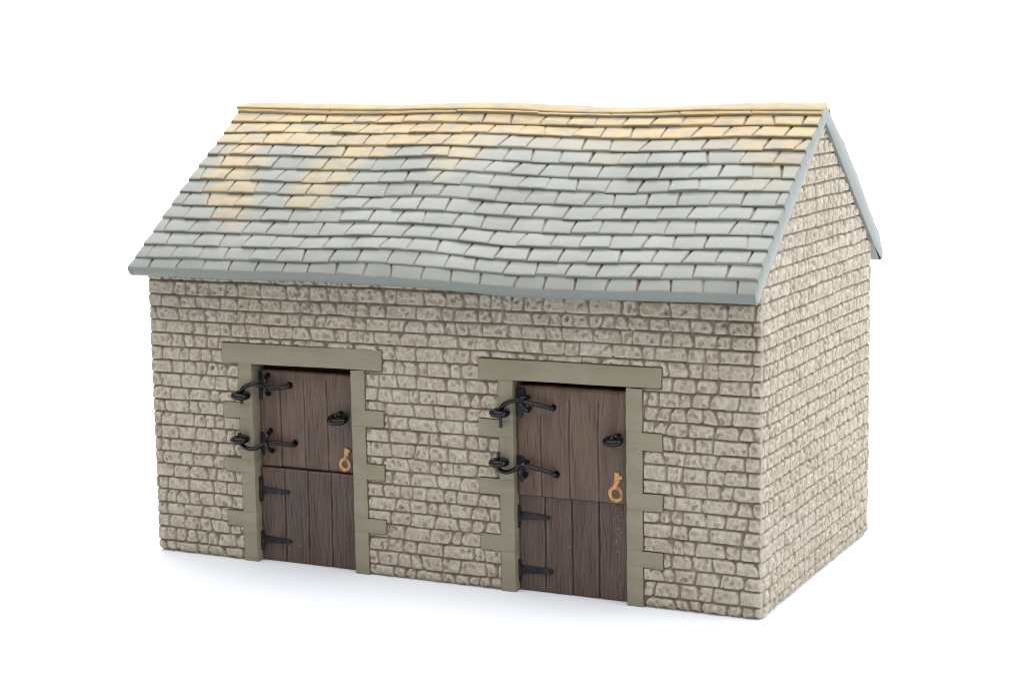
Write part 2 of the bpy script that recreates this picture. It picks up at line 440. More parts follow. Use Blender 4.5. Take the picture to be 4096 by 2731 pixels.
JOINTS = {2: [0.09,0.19,0.30,0.42,0.56,0.68,0.79,0.9], 3: [0.0546, 0.1013, 0.1474, 0.1917, 0.2425, 0.2863, 0.3312, 0.3789, 0.427, 0.4722, 0.5211, 0.5704, 0.6147, 0.6606, 0.705, 0.7497, 0.7981, 0.8468, 0.8936, 0.9398, 0.981], 4: [0.037, 0.0825, 0.1299, 0.1754, 0.2203, 0.268, 0.3124, 0.359, 0.4072, 0.4513, 0.497, 0.5463, 0.5907, 0.6356, 0.6819, 0.7294, 0.7766, 0.8231, 0.8711, 0.9162, 0.9638], 5: [0.0629, 0.1078, 0.151, 0.1983, 0.2462, 0.2934, 0.3361, 0.3866, 0.4329, 0.4765, 0.5269, 0.5734, 0.6182, 0.6634, 0.709, 0.7544, 0.8031, 0.85, 0.8941, 0.9417, 0.9865], 6: [0.0397, 0.0605, 0.086, 0.1341, 0.1779, 0.2224, 0.2697, 0.3175, 0.3642, 0.4107, 0.4543, 0.5005, 0.5472, 0.5931, 0.6385, 0.6862, 0.7303, 0.7764, 0.8267, 0.8687, 0.9154, 0.965], 7: [0.0598, 0.108, 0.1555, 0.2024, 0.2474, 0.2919, 0.3347, 0.3854, 0.4325, 0.4767, 0.5266, 0.5716, 0.617, 0.6638, 0.7099, 0.7556, 0.8038, 0.8491, 0.8926, 0.9428, 0.9851], 8: [0.0379, 0.0826, 0.1315, 0.1773, 0.226, 0.2695, 0.3147, 0.361, 0.4071, 0.4536, 0.5005, 0.5477, 0.5932, 0.6391, 0.6873, 0.7319, 0.7806, 0.8282, 0.8729, 0.9179, 0.966], 9: [0.0559, 0.1038, 0.1522, 0.1953, 0.2447, 0.29, 0.3358, 0.3827, 0.4305, 0.4755, 0.5239, 0.5685, 0.6145, 0.6629, 0.7086, 0.7536, 0.8034, 0.8493, 0.8955, 0.9421, 0.9919], 10: [0.0328, 0.0797, 0.1295, 0.1761, 0.2222, 0.2676, 0.3124, 0.3578, 0.4074, 0.4514, 0.4979, 0.5458, 0.5919, 0.6374, 0.6862, 0.7313, 0.7758, 0.8286, 0.8718, 0.9174, 0.9634], 11: [0.0527, 0.1015, 0.1472, 0.1912, 0.2426, 0.2887, 0.3309, 0.3812, 0.4292, 0.4727, 0.5207, 0.567, 0.6146, 0.6635, 0.7078, 0.7505, 0.8013, 0.8478, 0.8915, 0.9407, 0.987], 12: [0.0305, 0.0759, 0.1266, 0.173, 0.2164, 0.2638, 0.3094, 0.3544, 0.402, 0.4505, 0.4977, 0.5431, 0.5908, 0.6359, 0.6871, 0.7308, 0.7768, 0.8247, 0.8695, 0.9147, 0.9752], 13: [0.0504, 0.1, 0.1478, 0.1891, 0.2401, 0.2881, 0.331, 0.3798, 0.4264, 0.4705, 0.5192, 0.564, 0.6112, 0.6616, 0.7093, 0.7525, 0.7997, 0.8476, 0.8908, 0.9384, 0.9833], 14: [0.0265, 0.0728, 0.1232, 0.1681, 0.2148, 0.2607, 0.3071, 0.3518, 0.3991, 0.4483, 0.493, 0.5421, 0.5885, 0.6341, 0.684, 0.7283, 0.7748, 0.8251, 0.8684, 0.9142, 0.9602], 15: [0.0385, 0.0881, 0.1369, 0.1839, 0.2303, 0.2793, 0.321, 0.3697, 0.4144, 0.4612, 0.5097, 0.5575, 0.6026, 0.6548, 0.7014, 0.7472, 0.7924, 0.8397, 0.8869, 0.9322, 0.9799]}
LICHEN = {5: [(0.0, 0.514, 1), (0.514, 0.887, 0.3), (0.887, 1.01, 0.8)], 6: [(0.046, 0.111, 1), (0.19, 0.225, 0.5), (0.248, 0.352, 0.95), (0.423, 0.501, 0.9), (0.681, 0.743, 0.25), (0.921, 1.01, 0.5)], 7: [(0.045, 0.141, 0.9), (0.228, 0.308, 0.8), (0.436, 0.483, 0.5), (0.946, 1.001, 0.35)], 8: [(0.042, 0.126, 0.95), (0.219, 0.31, 0.75), (0.455, 0.47, 0.3), (0.923, 0.995, 0.25)], 9: [(0.061, 0.151, 0.9), (0.221, 0.289, 0.8)], 10: [(0.078, 0.161, 0.9), (0.223, 0.291, 0.6)], 11: [(0.105, 0.157, 0.7)], 12: [(0.13, 0.16, 0.4)]}

def gsm(x, pts, sig=.028):
    px, pz = np.array(pts).T
    g = np.linspace(-.1, 1.1, 600); v = np.interp(g, px, pz)
    # linear extension keeps the ends straight
    k = np.exp(-.5*(np.linspace(-3, 3, int(6*sig/(g[1]-g[0]))|1))**2); k /= k.sum()
    vp = np.pad(v, len(k)//2, mode='edge')
    return np.interp(x, g, np.convolve(vp, k, 'valid'))

def build_roof():
    M = 1250
    s = np.linspace(0, 1, M)
    XR = 1.0035
    rows_x, rows_y, rows_z = [], [], []
    A = {k: [] for k in ('joint', 'halo', 'lichen', 'lip', 'under', 'tone', 'rim')}
    zero = np.zeros(M)
    def xs(xl): return xl + s*(XR-xl)
    lipz = []; lipx = []; lipy = []
    for k, (y, pts) in enumerate(LIPS):
        x = xs(pts[0][0]-.0006)
        z = gsm(x, pts)
        yy = np.full(M, y)
        lipx.append(x); lipy.append(yy); lipz.append(z)
    # per tile offsets of each course: small steps at the joints
    tiles = {}
    for k in range(1, 15):
        js = np.array(JOINTS[k+1]); x = lipx[k]
        t = np.searchsorted(js, x); n = len(js)+1
        oz = RNG.normal(0, .0006, n); oy = RNG.normal(0, .0007, n); tl = RNG.normal(0, .006, n); tone = np.clip(RNG.normal(.35, .35, n), 0, 1)
        cen = np.concatenate([[js[0]-.023], (js[1:]+js[:-1])/2, [js[-1]+.023]])
        tiles[k] = (js, t, n, tone)
        fine = .0005*fbm(x*70, zero+k*7., 71, 3)
        lipz[k] = lipz[k] + oz[t] + (x-cen[t])*tl[t] + fine
        lipy[k] = lipy[k] + oy[t] + .0005*fbm(x*60, zero+k*3., 77, 2)
    capok = []
    def put(x, y, z, cap=True, **at):
        capok.append(cap)
        rows_x.append(x); rows_y.append(y); rows_z.append(z)
        for q in A: A[q].append(at.get(q, zero)+zero)
    def lichen_row(k, x):
        n = k+1
        if n <= 4: return np.ones(M)*(.95 if n < 4 else .9)
        v = np.zeros(M)
        for a, b, w in LICHEN.get(n, []):
            v = np.maximum(v, .8*w*sst(a-.022, a+.022, x)*(1-sst(b-.022, b+.022, x)))
        return v
    # --- underside from back to front is added last; start at front eave bottom
    zr = gsm(xs(.0069), RIDGE, .02); xr_ = xs(.0063)
    ridge_dz = zr-.690
    z15 = lipz[14]; x15 = lipx[14]; y15 = lipy[14]
    zwav = gsm(x15, LIPS[14][1])
    eb = zwav-.0148 + .0004*fbm(x15*25, zero, 91, 2)
    rim = np.ones(M)
    put(x15+.010*(1-s), zero+D/2, zero+.6615+ridge_dz*.5, rim=rim)
    put(x15+.010*(1-s), zero+D/2-.02, zero+.647+ridge_dz*.5, rim=rim)
    put(x15+.004*(1-s), zero+.0, zero+.4625+.4*(zwav-.4515), rim=rim)
    put(x15+.003*(1-s), zero-.030, eb+.0012, rim=rim)
    put(x15+.001*(1-s), zero-.0360, eb, rim=rim)
    put(x15, zero-.0400, eb+.0008, rim=rim)
    put(x15, y15*.25-.0425*.75, eb+.0035, rim=rim)
    put(x15, y15*.75-.0425*.25, eb*.4+z15*.6-.0012, rim=rim)
    put(x15, y15-.0002, z15-.0028, rim=rim*.9)
    put(x15, y15+.0001, z15-.0010, rim=rim*.5)
    T = [.995, .97, .90, .78, .6, .4, .22, .10, .03, 0.]
    for k in range(14, 0, -1):
        js, t, n, tone = tiles[k]
        xk, yk, zk = lipx[k], lipy[k], lipz[k]
        yu = LIPS[k-1][0]+.0012+zero
        LT = .0036 if k > 1 else .0030
        zu = gsm(xk, LIPS[k-1][1]) - LT
        lr = lichen_row(k, xk); tn = tone[t]
        lean = RNG.normal(0, .0035, len(js)); jd = RNG.uniform(.35, 1., len(js)); jww = RNG.uniform(.0010, .0020, len(js))
        if k == 1: jd *= .3
        for f in T:
            x = lipx[k-1]*(1-f)+xk*f
            y = yu*(1-f)+yk*f; z = zu*(1-f)+zk*f
            sag = .0007*math.sin(math.pi*f)
            gro = np.zeros(M); hal = np.zeros(M)
            for jx, le, q, w in zip(js, lean, jd, jww):
                c = jx + le*(f-1) + .00025*math.sin(f*5+jx*90)
                dd = np.abs(x-c)
                i0, i1 = np.searchsorted(x, [c-.01, c+.01])
                if i1 <= i0: continue
                g = q*(1-sst(w*.4*(1.35-.7*f), w*1.5*(1.35-.7*f), dd[i0:i1]))
                gro[i0:i1] = np.maximum(gro[i0:i1], g); hal[i0:i1] = np.maximum(hal[i0:i1], q*(1-sst(w, w*3., dd[i0:i1])))
            nz_ = .0006*fbm(x*40, zero+k*11.+f*1.7, 101, 3)
            z2 = z + sag + nz_ - .0020*gro
            y2 = y + .0016*gro
            if f > .98: z2 = z2-.0005
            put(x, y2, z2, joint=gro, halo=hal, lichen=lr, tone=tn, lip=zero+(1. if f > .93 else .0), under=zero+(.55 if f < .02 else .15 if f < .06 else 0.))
        # lip face down to the course below is made by the next course's first row; add its foot
        if k > 1:
            # face below lip k-1 (upper course), that course's paint darkened by wash and painted-in shade
            lr2 = lichen_row(k-1, lipx[k-1])
            zf = lipz[k-1]
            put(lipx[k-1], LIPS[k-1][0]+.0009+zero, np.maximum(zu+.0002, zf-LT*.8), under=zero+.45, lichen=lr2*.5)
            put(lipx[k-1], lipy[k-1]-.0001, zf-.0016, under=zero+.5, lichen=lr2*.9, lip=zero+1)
    # under the ridge cap
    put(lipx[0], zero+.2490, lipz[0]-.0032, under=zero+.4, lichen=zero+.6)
    put(xr_, zero+D/2, zr-.0060, lichen=zero+1)
    # --- back slope, mirrored and plain
    for k in range(1, 15):
        yb = D-LIPS[k-1][0]; yl = D-LIPS[k][0]
        zu = gsm(lipx[k], LIPS[k-1][1])-.0008; zl = gsm(lipx[k], LIPS[k][1])
        js, t, n, tone = tiles[k]
        pass
        for f in (0., .3, .7, 1.):
            g = np.zeros(M)
            for jx in js+.021:
                g = np.maximum(g, (1-sst(.0006, .0022, np.abs(lipx[k]-jx))))
            put(lipx[k], zero+yb*(1-f)+yl*f, zu*(1-f)+zl*f-.0020*g, cap=(f == .3 and k % 2 == 0) or (k == 14 and f == 1.), joint=g, lichen=zero+(.9 if k < 4 else 0.), tone=tone[t])
    zb = gsm(lipx[14], LIPS[14][1])
    put(lipx[14], zero+D+.0465, zb-.002, rim=rim)
    put(lipx[14], zero+D+.043, zb-.0110, rim=rim)
    put(lipx[14], zero+D+.036, zb-.0148, rim=rim)
    put(x15+.003*(1-s), zero+D+.030, zb-.0138, rim=rim)
    put(x15+.004*(1-s), zero+D, zero+.4625, rim=rim)
    put(x15+.010*(1-s), zero+D/2+.02, zero+.647+ridge_dz*.5, rim=rim)
    X = np.array(rows_x); Y = np.array(rows_y); Z = np.array(rows_z)
    at = {k: np.array(v) for k, v in A.items()}
    # the verge (gable end) edges are rounded a little, and painted plain grey-green
    cy, cz = D/2, .55
    N = len(X)
    V = np.stack([X, Y, Z], 2)
    i, j = np.meshgrid(np.arange(N), np.arange(M-1), indexing='ij')
    i2 = (i+1) % N
    F = np.stack([i*M+j, i*M+j+1, i2*M+j+1, i2*M+j], 2).reshape(-1, 4)
    Vf = V.reshape(-1, 3)
    # end caps: strip between the upper profile and the underside
    capV, capF, capat = [], [], {k: [] for k in at}
    base = len(Vf)
    und_y = np.array([-.0470, -.036, -.030, 0, D/2-.02, D/2, D/2+.02, D, D+.03, D+.036, D+.0470])
    for col, sgn in ((0, -1), (M-1, 1)):
        yy = Y[:, col]; zz = Z[:, col]; xx = X[:, col]
        uz = np.interp(yy, und_y, [Z[4, col]+.0075, Z[4, col], Z[3, col], Z[2, col], Z[1, col], Z[0, col], Z[N-1, col], Z[N-2, col], Z[N-3, col], Z[N-4, col], Z[N-4, col]+.0075])
        top = np.array([q for q in range(4, N-3) if capok[q]])
        cols = []
        b0 = base+len(capV)
        # own copy of the rim so the edge shades crisply
        for q in top:
            lo = min(uz[q], zz[q]-.0008)
            for f, ox in ((0, 0.0), (.07, .0011), (.5, .0016), (.94, .0011), (1.0, 0.0)):
                capV.append((xx[q]+sgn*ox+(.006*f if sgn < 0 else 0), yy[q], zz[q]*(1-f)+lo*f))
                for a in at: capat[a].append(1. if a == 'rim' else (at[a][q, col]*.4*(1-min(1, f*4)) if a == 'lichen' else 0.))
        for n_ in range(len(top)-1):
            for f in range(4):
                a = b0+n_*5+f; b = a+5
                capF.append((a, b, b+1, a+1) if sgn > 0 else (a, a+1, b+1, b))
    Vall = np.concatenate([Vf, np.array(capV)]); Fall = np.concatenate([F, np.array(capF)])
    atall = {k: np.concatenate([at[k].reshape(-1), np.array(capat[k])]) for k in at}
    me = grid_mesh('roof', Vall, Fall[:, ::-1], atall)
    roof = link('roof', me, MAT_SLATE, stable)
    # --- ridge cap
    rx, ry, rz = [], [], []
    prof = [(-.0185, .0015), (-.0188, .0042), (-.0165, .0062), (-.0100, None), (-.0045, None), (0, None), (.0045, None), (.0100, None), (.0165, .0062), (.0188, .0042), (.0185, .0015), (0.0, -9)]
    l1 = gsm(xr_, LIPS[0][1])
    for dy, q in prof:
        if q == -9: z = zr-.010
        elif q is None:
            f = abs(dy)/.0165; z = zr*(1-f**1.6)+(l1+.0006)*f**1.6
        else: z = l1-.0055+q
        rx.append(xs(.0105)); ry.append(zero+D/2+dy+.0003*fbm(xr_*30, zero+dy*500, 5, 2)); rz.append(z+.0005*fbm(xr_*45, zero+dy*400, 6, 3))
    X = np.array(rx); Y = np.array(ry); Z = np.array(rz)
    Z[3:8, :9] -= .0030*(1-np.arange(9)/9)**2; X[4:7, :9] -= .0012*np.sin(np.arange(9)/9*np.pi)
    Np = len(X)
    i, j = np.meshgrid(np.arange(Np), np.arange(M-1), indexing='ij'); i2 = (i+1) % Np
    F = np.stack([i*M+j, i*M+j+1, i2*M+j+1, i2*M+j], 2).reshape(-1, 4)
    Vv = np.stack([X, Y, Z], 2).reshape(-1, 3)
    extra = []
    for col in (0, M-1):
        for a in range(1, 5):
            q = (a-1, a, 10-a, 11-a)
            extra.append([p*M+col for p in (q if col == 0 else q[::-1])])
    F = np.concatenate([F, np.array(extra)])
    lip = np.zeros((Np, M)); lip[[0, 1, 9, 10]] = 1
    z0 = np.zeros(Np*M)
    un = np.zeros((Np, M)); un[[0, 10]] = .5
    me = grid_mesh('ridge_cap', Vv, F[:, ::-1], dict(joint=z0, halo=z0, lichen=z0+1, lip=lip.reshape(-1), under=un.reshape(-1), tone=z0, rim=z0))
    link('ridge_cap', me, MAT_SLATE, roof)
build_roof()

# ------------------------------------------------------------------ door surrounds
def finish(name, bm, mat, parent, jitter=0.0, smooth=True):
    if jitter:
        for v in bm.verts:
            c = v.co; v.co += Vector((math.sin(c.z*190+c.x*70), math.sin(c.x*110+c.z*90), math.sin(c.x*150+c.z*40)))*jitter
    me = bm_mesh(name, bm)
    o = link(name, me, mat, parent, smooth)
    me.set_sharp_from_angle(angle=math.radians(38))
    return o

YF = -.0012
for x0, x1, z0, z1 in LINTELS:
    bm = bmesh.new()
    tilt = .0016 if x0 < .3 else 0
    add_prism(bm, [(x0, z0-.0006), (x0+.0025, z0-.0008), (x1-.0025, z0+.0012), (x1, z0+.0030), (x1+.0008, z1-.0006+tilt), (x1-.002, z1+tilt), (x0+.001, z1-.0008), (x0, z1-.0016)], YF-.0006, .034, .0008)
    bmesh.ops.subdivide_edges(bm, edges=[e for e in bm.edges if e.calc_length() > .08], cuts=7)
    finish('lintel', bm, MAT_JAMB, stable, .0003)

for x0, x1, xt, teeth in JAMBS:
    bm = bmesh.new()
    z = 0.0
    for z0, z1 in teeth + [(None, None)]:
        top = z0 if z0 is not None else .3082
        add_box(bm, x0, x1, YF, .034, z, top-.00003, .00015)
        if z0 is None: break
        add_box(bm, min(x0, xt), max(x1, xt), YF-.00012, .034, z0, z1, .0003)
        z = z1+.00003
    bmesh.ops.subdivide_edges(bm, edges=[e for e in bm.edges if e.calc_length() > .03], cuts=3)
    finish('door_jamb', bm, MAT_JAMB, stable, .00035)

for x0, x1 in ((.168, .384), (.610, .824)):
    bm = bmesh.new()
    add_box(bm, x0, x1, .0345, .040, .0, .33)
    finish('doorway_back', bm, MAT_DARK, stable, smooth=False)

# ------------------------------------------------------------------ doors
def door(name, x0, x1, z0, z1, yf, yb, grooves, mat, seed, grain, gdepth, holes=(), grit=None):
    st = .00105
    xs = np.arange(x0, x1+st*.5, st); zs = np.arange(z0, z1+st*.5, st)
    X, Z = np.meshgrid(xs, zs, indexing='ij')
    r = np.random.default_rng(seed)
    h = np.zeros_like(X); gr = np.zeros_like(X); edge = np.zeros_like(X)
    gx = X + .0011*fbm(Z*22, X*0+seed, seed, 2)
    gl = []
    for g, zt in grooves:
        d = np.abs(gx-g); fade = sst(zt, zt-.006, Z) if zt else 1
        wv = .75+.5*vnoise(Z*60, Z*0+g*40, seed+3)
        v = (1-sst(.0004, .0022, d/wv))*fade
        h -= gdepth*v; gr = np.maximum(gr, v*(.95 if gdepth > .0018 else .7)); edge = np.maximum(edge, np.exp(-((d-.0028)/.0008)**2)*.5*fade)
        gl.append(g)
    # plank levels
    pk = np.searchsorted(np.array(gl), X); h += r.normal(0, .00035, len(gl)+1)[pk]
    # grain strokes
    for q in range(int(150*grain)):
        c = r.uniform(x0+.002, x1-.002); zc = r.uniform(z0, z1); L = r.uniform(.008, .035); w = r.uniform(.0004, .0009)
        dep = r.uniform(.0003, .0011)*min(1, grain); sl = r.normal(0, .03)
        i0, i1 = np.searchsorted(xs, [c-.006, c+.006]); j0, j1 = np.searchsorted(zs, [zc-L, zc+L])
        if i1-i0 < 2 or j1-j0 < 2: continue
        a, b = X[i0:i1, j0:j1], Z[i0:i1, j0:j1]
        v = np.exp(-((a-c-sl*(b-zc)-.0007*np.sin(b*140+c*900))/w)**2)*np.clip(1-((b-zc)/L)**2, 0, 1)
        h[i0:i1, j0:j1] -= dep*v; gr[i0:i1, j0:j1] = np.maximum(gr[i0:i1, j0:j1], v*r.uniform(.25, .75))
        v2 = np.exp(-((a-c-sl*(b-zc)-.0016)/w)**2)*np.clip(1-((b-zc)/L)**2, 0, 1)
        edge[i0:i1, j0:j1] = np.maximum(edge[i0:i1, j0:j1], v2*.35)
    h += .0005*fbm(X*55, Z*14, seed+9, 3)
    if grit:
        v = sst(.45, .7, vnoise(X*420, Z*420, 5))*np.exp(-((X-grit)/.008)**2)
        h += .0007*v; edge = np.maximum(edge, v*.9)
    for cx, cz, rr in holes:
        v = 1-sst(rr*.75, rr*1.1, np.hypot(X-cx, Z-cz)); h -= .005*v; gr = np.maximum(gr, v)
    de = np.minimum(np.minimum(X-x0, x1-X), np.minimum(Z-z0, z1-Z))
    h -= .0016*(1-sst(0, .0030, de))
    edge = np.maximum(edge, np.exp(-((de-.0010)/.0009)**2)*.5)
    # uneven outline
    wx = .0008*fbm(Z*45, Z*0+seed, seed+2, 2)*(np.abs(X-(x0+x1)/2)/(x1-x0)*2)**8
    wz = .0008*fbm(X*60, X*0+seed, seed+4, 2)*(np.abs(Z-(z0+z1)/2)/(z1-z0)*2)**8
    V = np.stack([X+wx, yf-h, Z+(wz if z0 > .05 else np.maximum(wz, 0))], 2)
    nx, nz = X.shape
    # back ring
    ring = [(i, 0) for i in range(nx)]+[(nx-1, j) for j in range(1, nz)]+[(i, nz-1) for i in range(nx-2, -1, -1)]+[(0, j) for j in range(nz-2, 0, -1)]
    Vf = V.reshape(-1, 3)
    rid = np.array([i*nz+j for i, j in ring]); Vb = Vf[rid].copy(); Vb[:, 1] = yb
    nb = len(Vf)
    i, j = np.meshgrid(np.arange(nx-1), np.arange(nz-1), indexing='ij')
    F = np.stack([i*nz+j, (i+1)*nz+j, (i+1)*nz+j+1, i*nz+j+1], 2).reshape(-1, 4)
    k = np.arange(len(ring)); k2 = (k+1) % len(ring)
    Fs = np.stack([rid[k2], rid[k], nb+k, nb+k2], 1)
    pad = np.full(len(ring), .6)
    at = dict(groove=np.concatenate([np.clip(gr, 0, 1).reshape(-1), pad]), edge=np.concatenate([edge.reshape(-1), pad*0]))
    me = grid_mesh(name, np.concatenate([Vf, Vb]), np.concatenate([F, Fs]), at)
    return link(name, me, mat, stable)

upA = door('upper_door', .1878, .3622, .1475, .2968, .0185, .032, [(.2245, .277), (.2674, .285), (.3084, .289)], MAT_WOOD_U, 3, .75, .0016, [(.2425, .2753, .0046), (.2045, .2893, .0036), (.2492, .1866, .0048), (.2060, .2030, .0038), (.2050, .2603, .003), (.2085, .1722, .0034), (.3337, .2362, .003)])
loA = door('lower_door', .1872, .3630, .0006, .1452, .0128, .032, [(.2316, 0), (.2734, 0), (.3148, 0)], MAT_WOOD_L, 5, 1.7, .0026)
upB = door('upper_door', .6308, .7985, .1418, .3000, .0085, .030, [(.6678, .262), (.7118, .287), (.7564, .287)], MAT_WOOD_U, 8, .75, .0016, [(.6882, .2717, .0040), (.6915, .1758, .0048), (.7877, .2362, .003)])
loB = door('lower_door', .6288, .8030, .0006, .1432, .0138, .032, [(.6705, 0), (.7126, 0), (.7541, 0)], MAT_WOOD_L, 12, 1.3, .0026, grit=.785)

# strap hinges cast on the lower doors
def strap(par, xp0, xp1, zp0, zp1, xs0, xs1, za, zb, zc, zd, y):
    bm = bmesh.new()
    mid = (zp0+zp1)/2
    add_prism(bm, [(xp0, zp0), (xp1-.0012, zp0+.001), (xp1, mid), (xp1-.0012, zp1), (xp0, zp1-.001), (xp0-.0006, mid)], y-.0040, y+.004, .0010)
    add_prism(bm, [(xs0-.001, za), (xs1-.003, zc), (xs1, zc+(zd-zc)*.3), (xs1-.001, zd), (xs0-.001, zb)], y-.0026, y+.004, .0007)
    finish('strap_hinge', bm, MAT_IRON, par, .0002)
strap(loA, .1850, .1937, .0918, .1314, .1937, .2415, .1050, .1160, .1068, .1122, .0128)
strap(loA, .1846, .1930, .0158, .0468, .1930, .2420, .0280, .0392, .0305, .0365, .0128)
strap(loB, .6250, .6330, .0918, .1258, .6330, .6800, .1048, .1164, .1077, .1134, .0138)
strap(loB, .6248, .6332, .0125, .0458, .6332, .6830, .0248, .0372, .0280, .0355, .0138)

# painted hinge plates on the upper doors
def plate(par, poly, y):
    bm = bmesh.new(); add_prism(bm, poly, y-.0020, y+.003, .0009)
    finish('hinge_plate', bm, MAT_IRON, par, .0002)
plate(upA, [(.1890, .2510), (.1945, .2495), (.1958, .2570), (.1955, .2680), (.1950, .2800), (.1960, .2900), (.1935, .2950), (.1895, .2945)], .0185)
plate(upA, [(.1880, .1780), (.1900, .1660), (.1950, .1640), (.1960, .1750), (.1945, .1860), (.1955, .1960), (.1935, .2010), (.1885, .2005)], .0185)
plate(upB, [(.6312, .2560), (.6400, .2535), (.6420, .2640), (.6450, .2780), (.6460, .2880), (.6440, .2975), (.6325, .2982), (.6312, .2850)], .0085)
plate(upB, [(.6312, .1760), (.6350, .1610), (.6390, .1600), (.6415, .1730), (.6435, .1880), (.6420, .1960), (.6380, .1990), (.6315, .1985)], .0085)

# ring handles
def ring_handle(par, c, pin, R, r, tilt):
    bm = bmesh.new(); add_torus(bm, c, R, r, (tilt, 0), .86)
    add_tube(bm, [(pin[0], pin[1]+.008, pin[2]+.001), (pin[0]-.001, (pin[1]+c[1])/2, pin[2]+.0008), (c[0]+.002, c[1]+R*.7, c[2]+.001)], r*.8, 12)
    finish('ring_handle', bm, MAT_BLACK, par)
ring_handle(upA, (.3352, .0050, .2316), (.3345, .018, .2368), .0116, .0054, .30)
ring_handle(upB, (.7848, -.0048, .2330), (.7882, .008, .2372), .0098, .0051, .18)

# gilded keys
def key(par, c, R, top, bits, y, w):
    bm = bmesh.new(); add_torus(bm, (c[0], y, c[1]), R, .0029, (math.pi/2, 0), 1.05, 30, 10)
    add_tube(bm, [(c[0]+(top[0]-c[0])*.32, y, c[1]+R*.9), (c[0]+(top[0]-c[0])*.65, y-.0003, (c[1]+R+top[1])/2), (top[0], y, top[1])], w, 10, 6, taper=lambda t: .9+.25*t)
    for bx, bz, ex, ez, ww in bits:
        add_tube(bm, [(bx, y, bz), (ex, y, ez)], ww, 10)
    for v in bm.verts: v.co.y = max(v.co.y, y-.0019) if v.co.y < y else v.co.y
    finish('key', bm, MAT_GOLD, par, .0006)
key(upA, (.3378, .1600), .0078, (.3415, .1850), [(.3408, .1800, .3475, .1812, .0026), (.3400, .1750, .3445, .1752, .0022)], .0183, .0034)
key(upB, (.7831, .1560), .0088, (.7848, .1860), [(.7845, .1790, .7925, .1792, .0028), (.7845, .1745, .7890, .1742, .0022)], .0083, .0037)

# wire hinges: an eye screwed into the jamb, a wire to the door and a loop round it
def wire_hinge(eye, wire, loop, pin, tilt=(.0, .0), R=.0098, r=.0053):
    bm = bmesh.new()
    add_tube(bm, wire, .0034, 14, 8)
    add_tube(bm, pin, .0026, 12, 5)
    w = finish('wire_hinge', bm, MAT_BLACK, stable)
    bm = bmesh.new(); add_torus(bm, eye, R, r, tilt)
    add_tube(bm, [(eye[0]+.004, eye[1]+R*.9, eye[2]), (eye[0]+.0055, eye[1]+R*1.5, eye[2]+.0005), (eye[0]+.006, .006, eye[2])], .0038, 12, 5)
    finish('eye_ring', bm, MAT_BLACK, w)
    bm = bmesh.new(); add_tube(bm, loop, .0033, 14, 8)
    finish('wire_loop', bm, MAT_BLACK, w)

wire_hinge((.1748, -.0125, .2603),
    [(0.1757, -0.0120, 0.2602), (0.1757, -0.0122, 0.2658), (0.1796, -0.0118, 0.2715), (0.1844, -0.0090, 0.2756), (0.1956, -0.0040, 0.2780), (0.2038, 0.0030, 0.2749), (0.2128, 0.0065, 0.2718), (0.2259, 0.0085, 0.2714), (0.2376, 0.0125, 0.2723), (0.2434, 0.0170, 0.2750), (0.2415, 0.0240, 0.2765)],
    [(0.2013, 0.0240, 0.2901), (0.2054, 0.0140, 0.2880), (0.2079, 0.0060, 0.2826), (0.2081, 0.0030, 0.2758), (0.2096, 0.0030, 0.2697), (0.2087, 0.0080, 0.2639), (0.2081, 0.0130, 0.2600), (0.2042, 0.0220, 0.2605)],
    [(0.1757, -0.0120, 0.2602), (0.1758, -0.0122, 0.2529), (0.1760, -0.0120, 0.2480)], (.05, .06))
wire_hinge((.1710, -.0125, .1922),
    [(0.1714, -0.0120, 0.1958), (0.1709, -0.0122, 0.1884), (0.1746, -0.0122, 0.1837), (0.1823, -0.0120, 0.1796), (0.1926, -0.0080, 0.1787), (0.2006, 0.0020, 0.1830), (0.2079, 0.0065, 0.1867), (0.2225, 0.0085, 0.1869), (0.2380, 0.0110, 0.1853), (0.2470, 0.0170, 0.1836), (0.2475, 0.0240, 0.1856)],
    [(0.2043, 0.0240, 0.2036), (0.2072, 0.0140, 0.2017), (0.2072, 0.0060, 0.1964), (0.2067, 0.0030, 0.1895), (0.2079, 0.0040, 0.1819), (0.2095, 0.0100, 0.1747), (0.2105, 0.0160, 0.1718), (0.2073, 0.0230, 0.1723)],
    [(0.1713, -0.0120, 0.1946), (0.1694, -0.0110, 0.1992), (0.1681, -0.0100, 0.2021)], (.04, -.05))
wire_hinge((.6140, -.0125, .2629),
    [(0.6147, -0.0122, 0.2628), (0.6155, -0.0124, 0.2675), (0.6203, -0.0122, 0.2743), (0.6281, -0.0105, 0.2791), (0.6420, -0.0080, 0.2822), (0.6521, -0.0055, 0.2795), (0.6688, -0.0020, 0.2764), (0.6843, 0.0010, 0.2727), (0.6890, 0.0060, 0.2711), (0.6875, 0.0150, 0.2716)],
    [(0.6500, 0.0100, 0.2839), (0.6515, -0.0010, 0.2862), (0.6487, -0.0075, 0.2857), (0.6460, -0.0105, 0.2815), (0.6473, -0.0105, 0.2764), (0.6508, -0.0060, 0.2707), (0.6533, -0.0010, 0.2667), (0.6511, 0.0100, 0.2683)],
    [(0.6150, -0.0122, 0.2629), (0.6152, -0.0120, 0.2524), (0.6153, -0.0115, 0.2418)], (.03, .02))
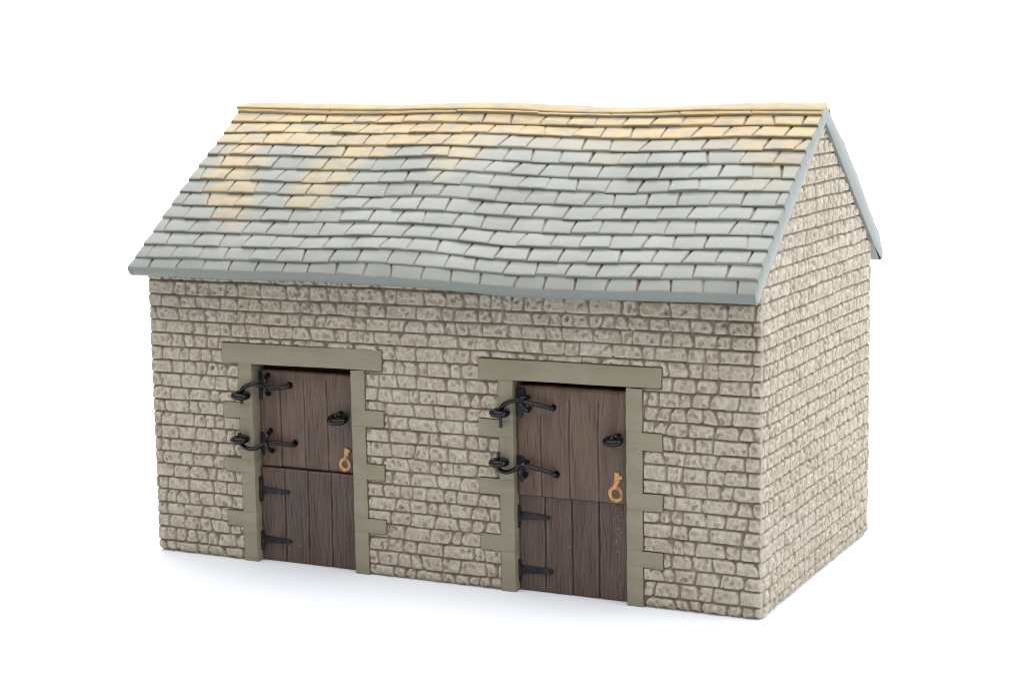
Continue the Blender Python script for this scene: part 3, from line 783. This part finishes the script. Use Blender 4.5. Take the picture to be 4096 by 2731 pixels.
wire_hinge((.6117, -.0125, .1912),
    [(0.6094, -0.0122, 0.1955), (0.6096, -0.0124, 0.1849), (0.6143, -0.0124, 0.1794), (0.6235, -0.0122, 0.1781), (0.6328, -0.0105, 0.1811), (0.6417, -0.0080, 0.1860), (0.6546, -0.0050, 0.1870), (0.6716, -0.0020, 0.1836), (0.6872, 0.0010, 0.1793), (0.6926, 0.0060, 0.1754), (0.6912, 0.0150, 0.1762)],
    [(0.6470, 0.0100, 0.1905), (0.6482, -0.0020, 0.1925), (0.6465, -0.0090, 0.1880), (0.6450, -0.0115, 0.1806), (0.6455, -0.0070, 0.1742), (0.6474, -0.0010, 0.1718), (0.6440, 0.0100, 0.1728)],
    [(0.6101, -0.0122, 0.1915), (0.6107, -0.0122, 0.1995), (0.6116, -0.0118, 0.2061)], (.03, -.03))

# ------------------------------------------------------------------ setting: the white sweep the model stands on
bm = bmesh.new()
prof = [(-6.0, 0.0), (-2, 0), (1.6, 0.0), (3.2, 0.0)]
for k in range(1, 15):
    a = k/14*math.pi/2*.93
    prof.append((3.2+2.6*math.sin(a), 2.6*(1-math.cos(a))))
prof.append((6.3, 6.0))
L = [[bm.verts.new((x, y, z)) for y, z in prof] for x in (-16, 16)]
for k in range(len(prof)-1):
    bm.faces.new((L[0][k], L[1][k], L[1][k+1], L[0][k+1]))
sw = link('ground', bm_mesh('ground', bm), MAT_WHITE)
sw['kind'] = 'structure'
sw['label'] = 'plain white sweep under and behind the model'

# ------------------------------------------------------------------ camera (solved from the photograph)
f = 7568.107501564417
C = Vector((1.79614136, -2.37143453, 0.74751806))
R = [(0.89819592, 0.43930437, -0.01599263), (0.04888105, -0.135964, -0.98950717), (-0.43686924, 0.88798956, -0.14359597)]
right, down, fwd = (Vector(r) for r in R)
m = Matrix((right, -down, -fwd)).transposed().to_4x4(); m.translation = C
cd = bpy.data.cameras.new('camera'); cam = bpy.data.objects.new('camera', cd); COL.objects.link(cam)
cam.matrix_world = m; cd.sensor_width = 36; cd.lens = f*36/4096; cd.clip_start = .05; cd.clip_end = 60
SC.camera = cam

# ------------------------------------------------------------------ studio light
w = bpy.data.worlds.new('World'); SC.world = w; w.use_nodes = True
w.node_tree.nodes['Background'].inputs['Color'].default_value = (1, 1, 1, 1)
w.node_tree.nodes['Background'].inputs['Strength'].default_value = .35
def area(name, loc, tgt, sx, sy, power, col=(1, 1, 1)):
    l = bpy.data.lights.new(name, 'AREA'); l.shape = 'RECTANGLE'; l.size = sx; l.size_y = sy; l.energy = power; l.color = col
    o = bpy.data.objects.new(name, l); COL.objects.link(o); o.location = loc
    o.rotation_euler = (Vector(tgt)-Vector(loc)).to_track_quat('-Z', 'Y').to_euler()
area('overhead_softbox', (.4, -.1, 3.2), (.4, 0, 0), 5.2, 4.6, 205)
area('right_softbox', (3.8, .2, 1.8), (.8, .2, .3), 2.0, 1.8, 60)
area('front_softbox', (.9, -3.6, 1.75), (.4, 0, .2), .9, .5, 9)
area('backdrop_lamp', (-.5, 2.4, 3.9), (-.5, 5.4, .8), 11.0, 1.5, 640)

SC.view_settings.view_transform = 'Standard'
SC.view_settings.look = 'None'
SC.view_settings.gamma = 1
SC.view_settings.exposure = 0
SC.render.engine = 'CYCLES'
SC.cycles.max_bounces = 8
SC.cycles.use_denoising = True
SC.cycles.filter_width = 1.05
SC.cycles.sample_clamp_indirect = 4
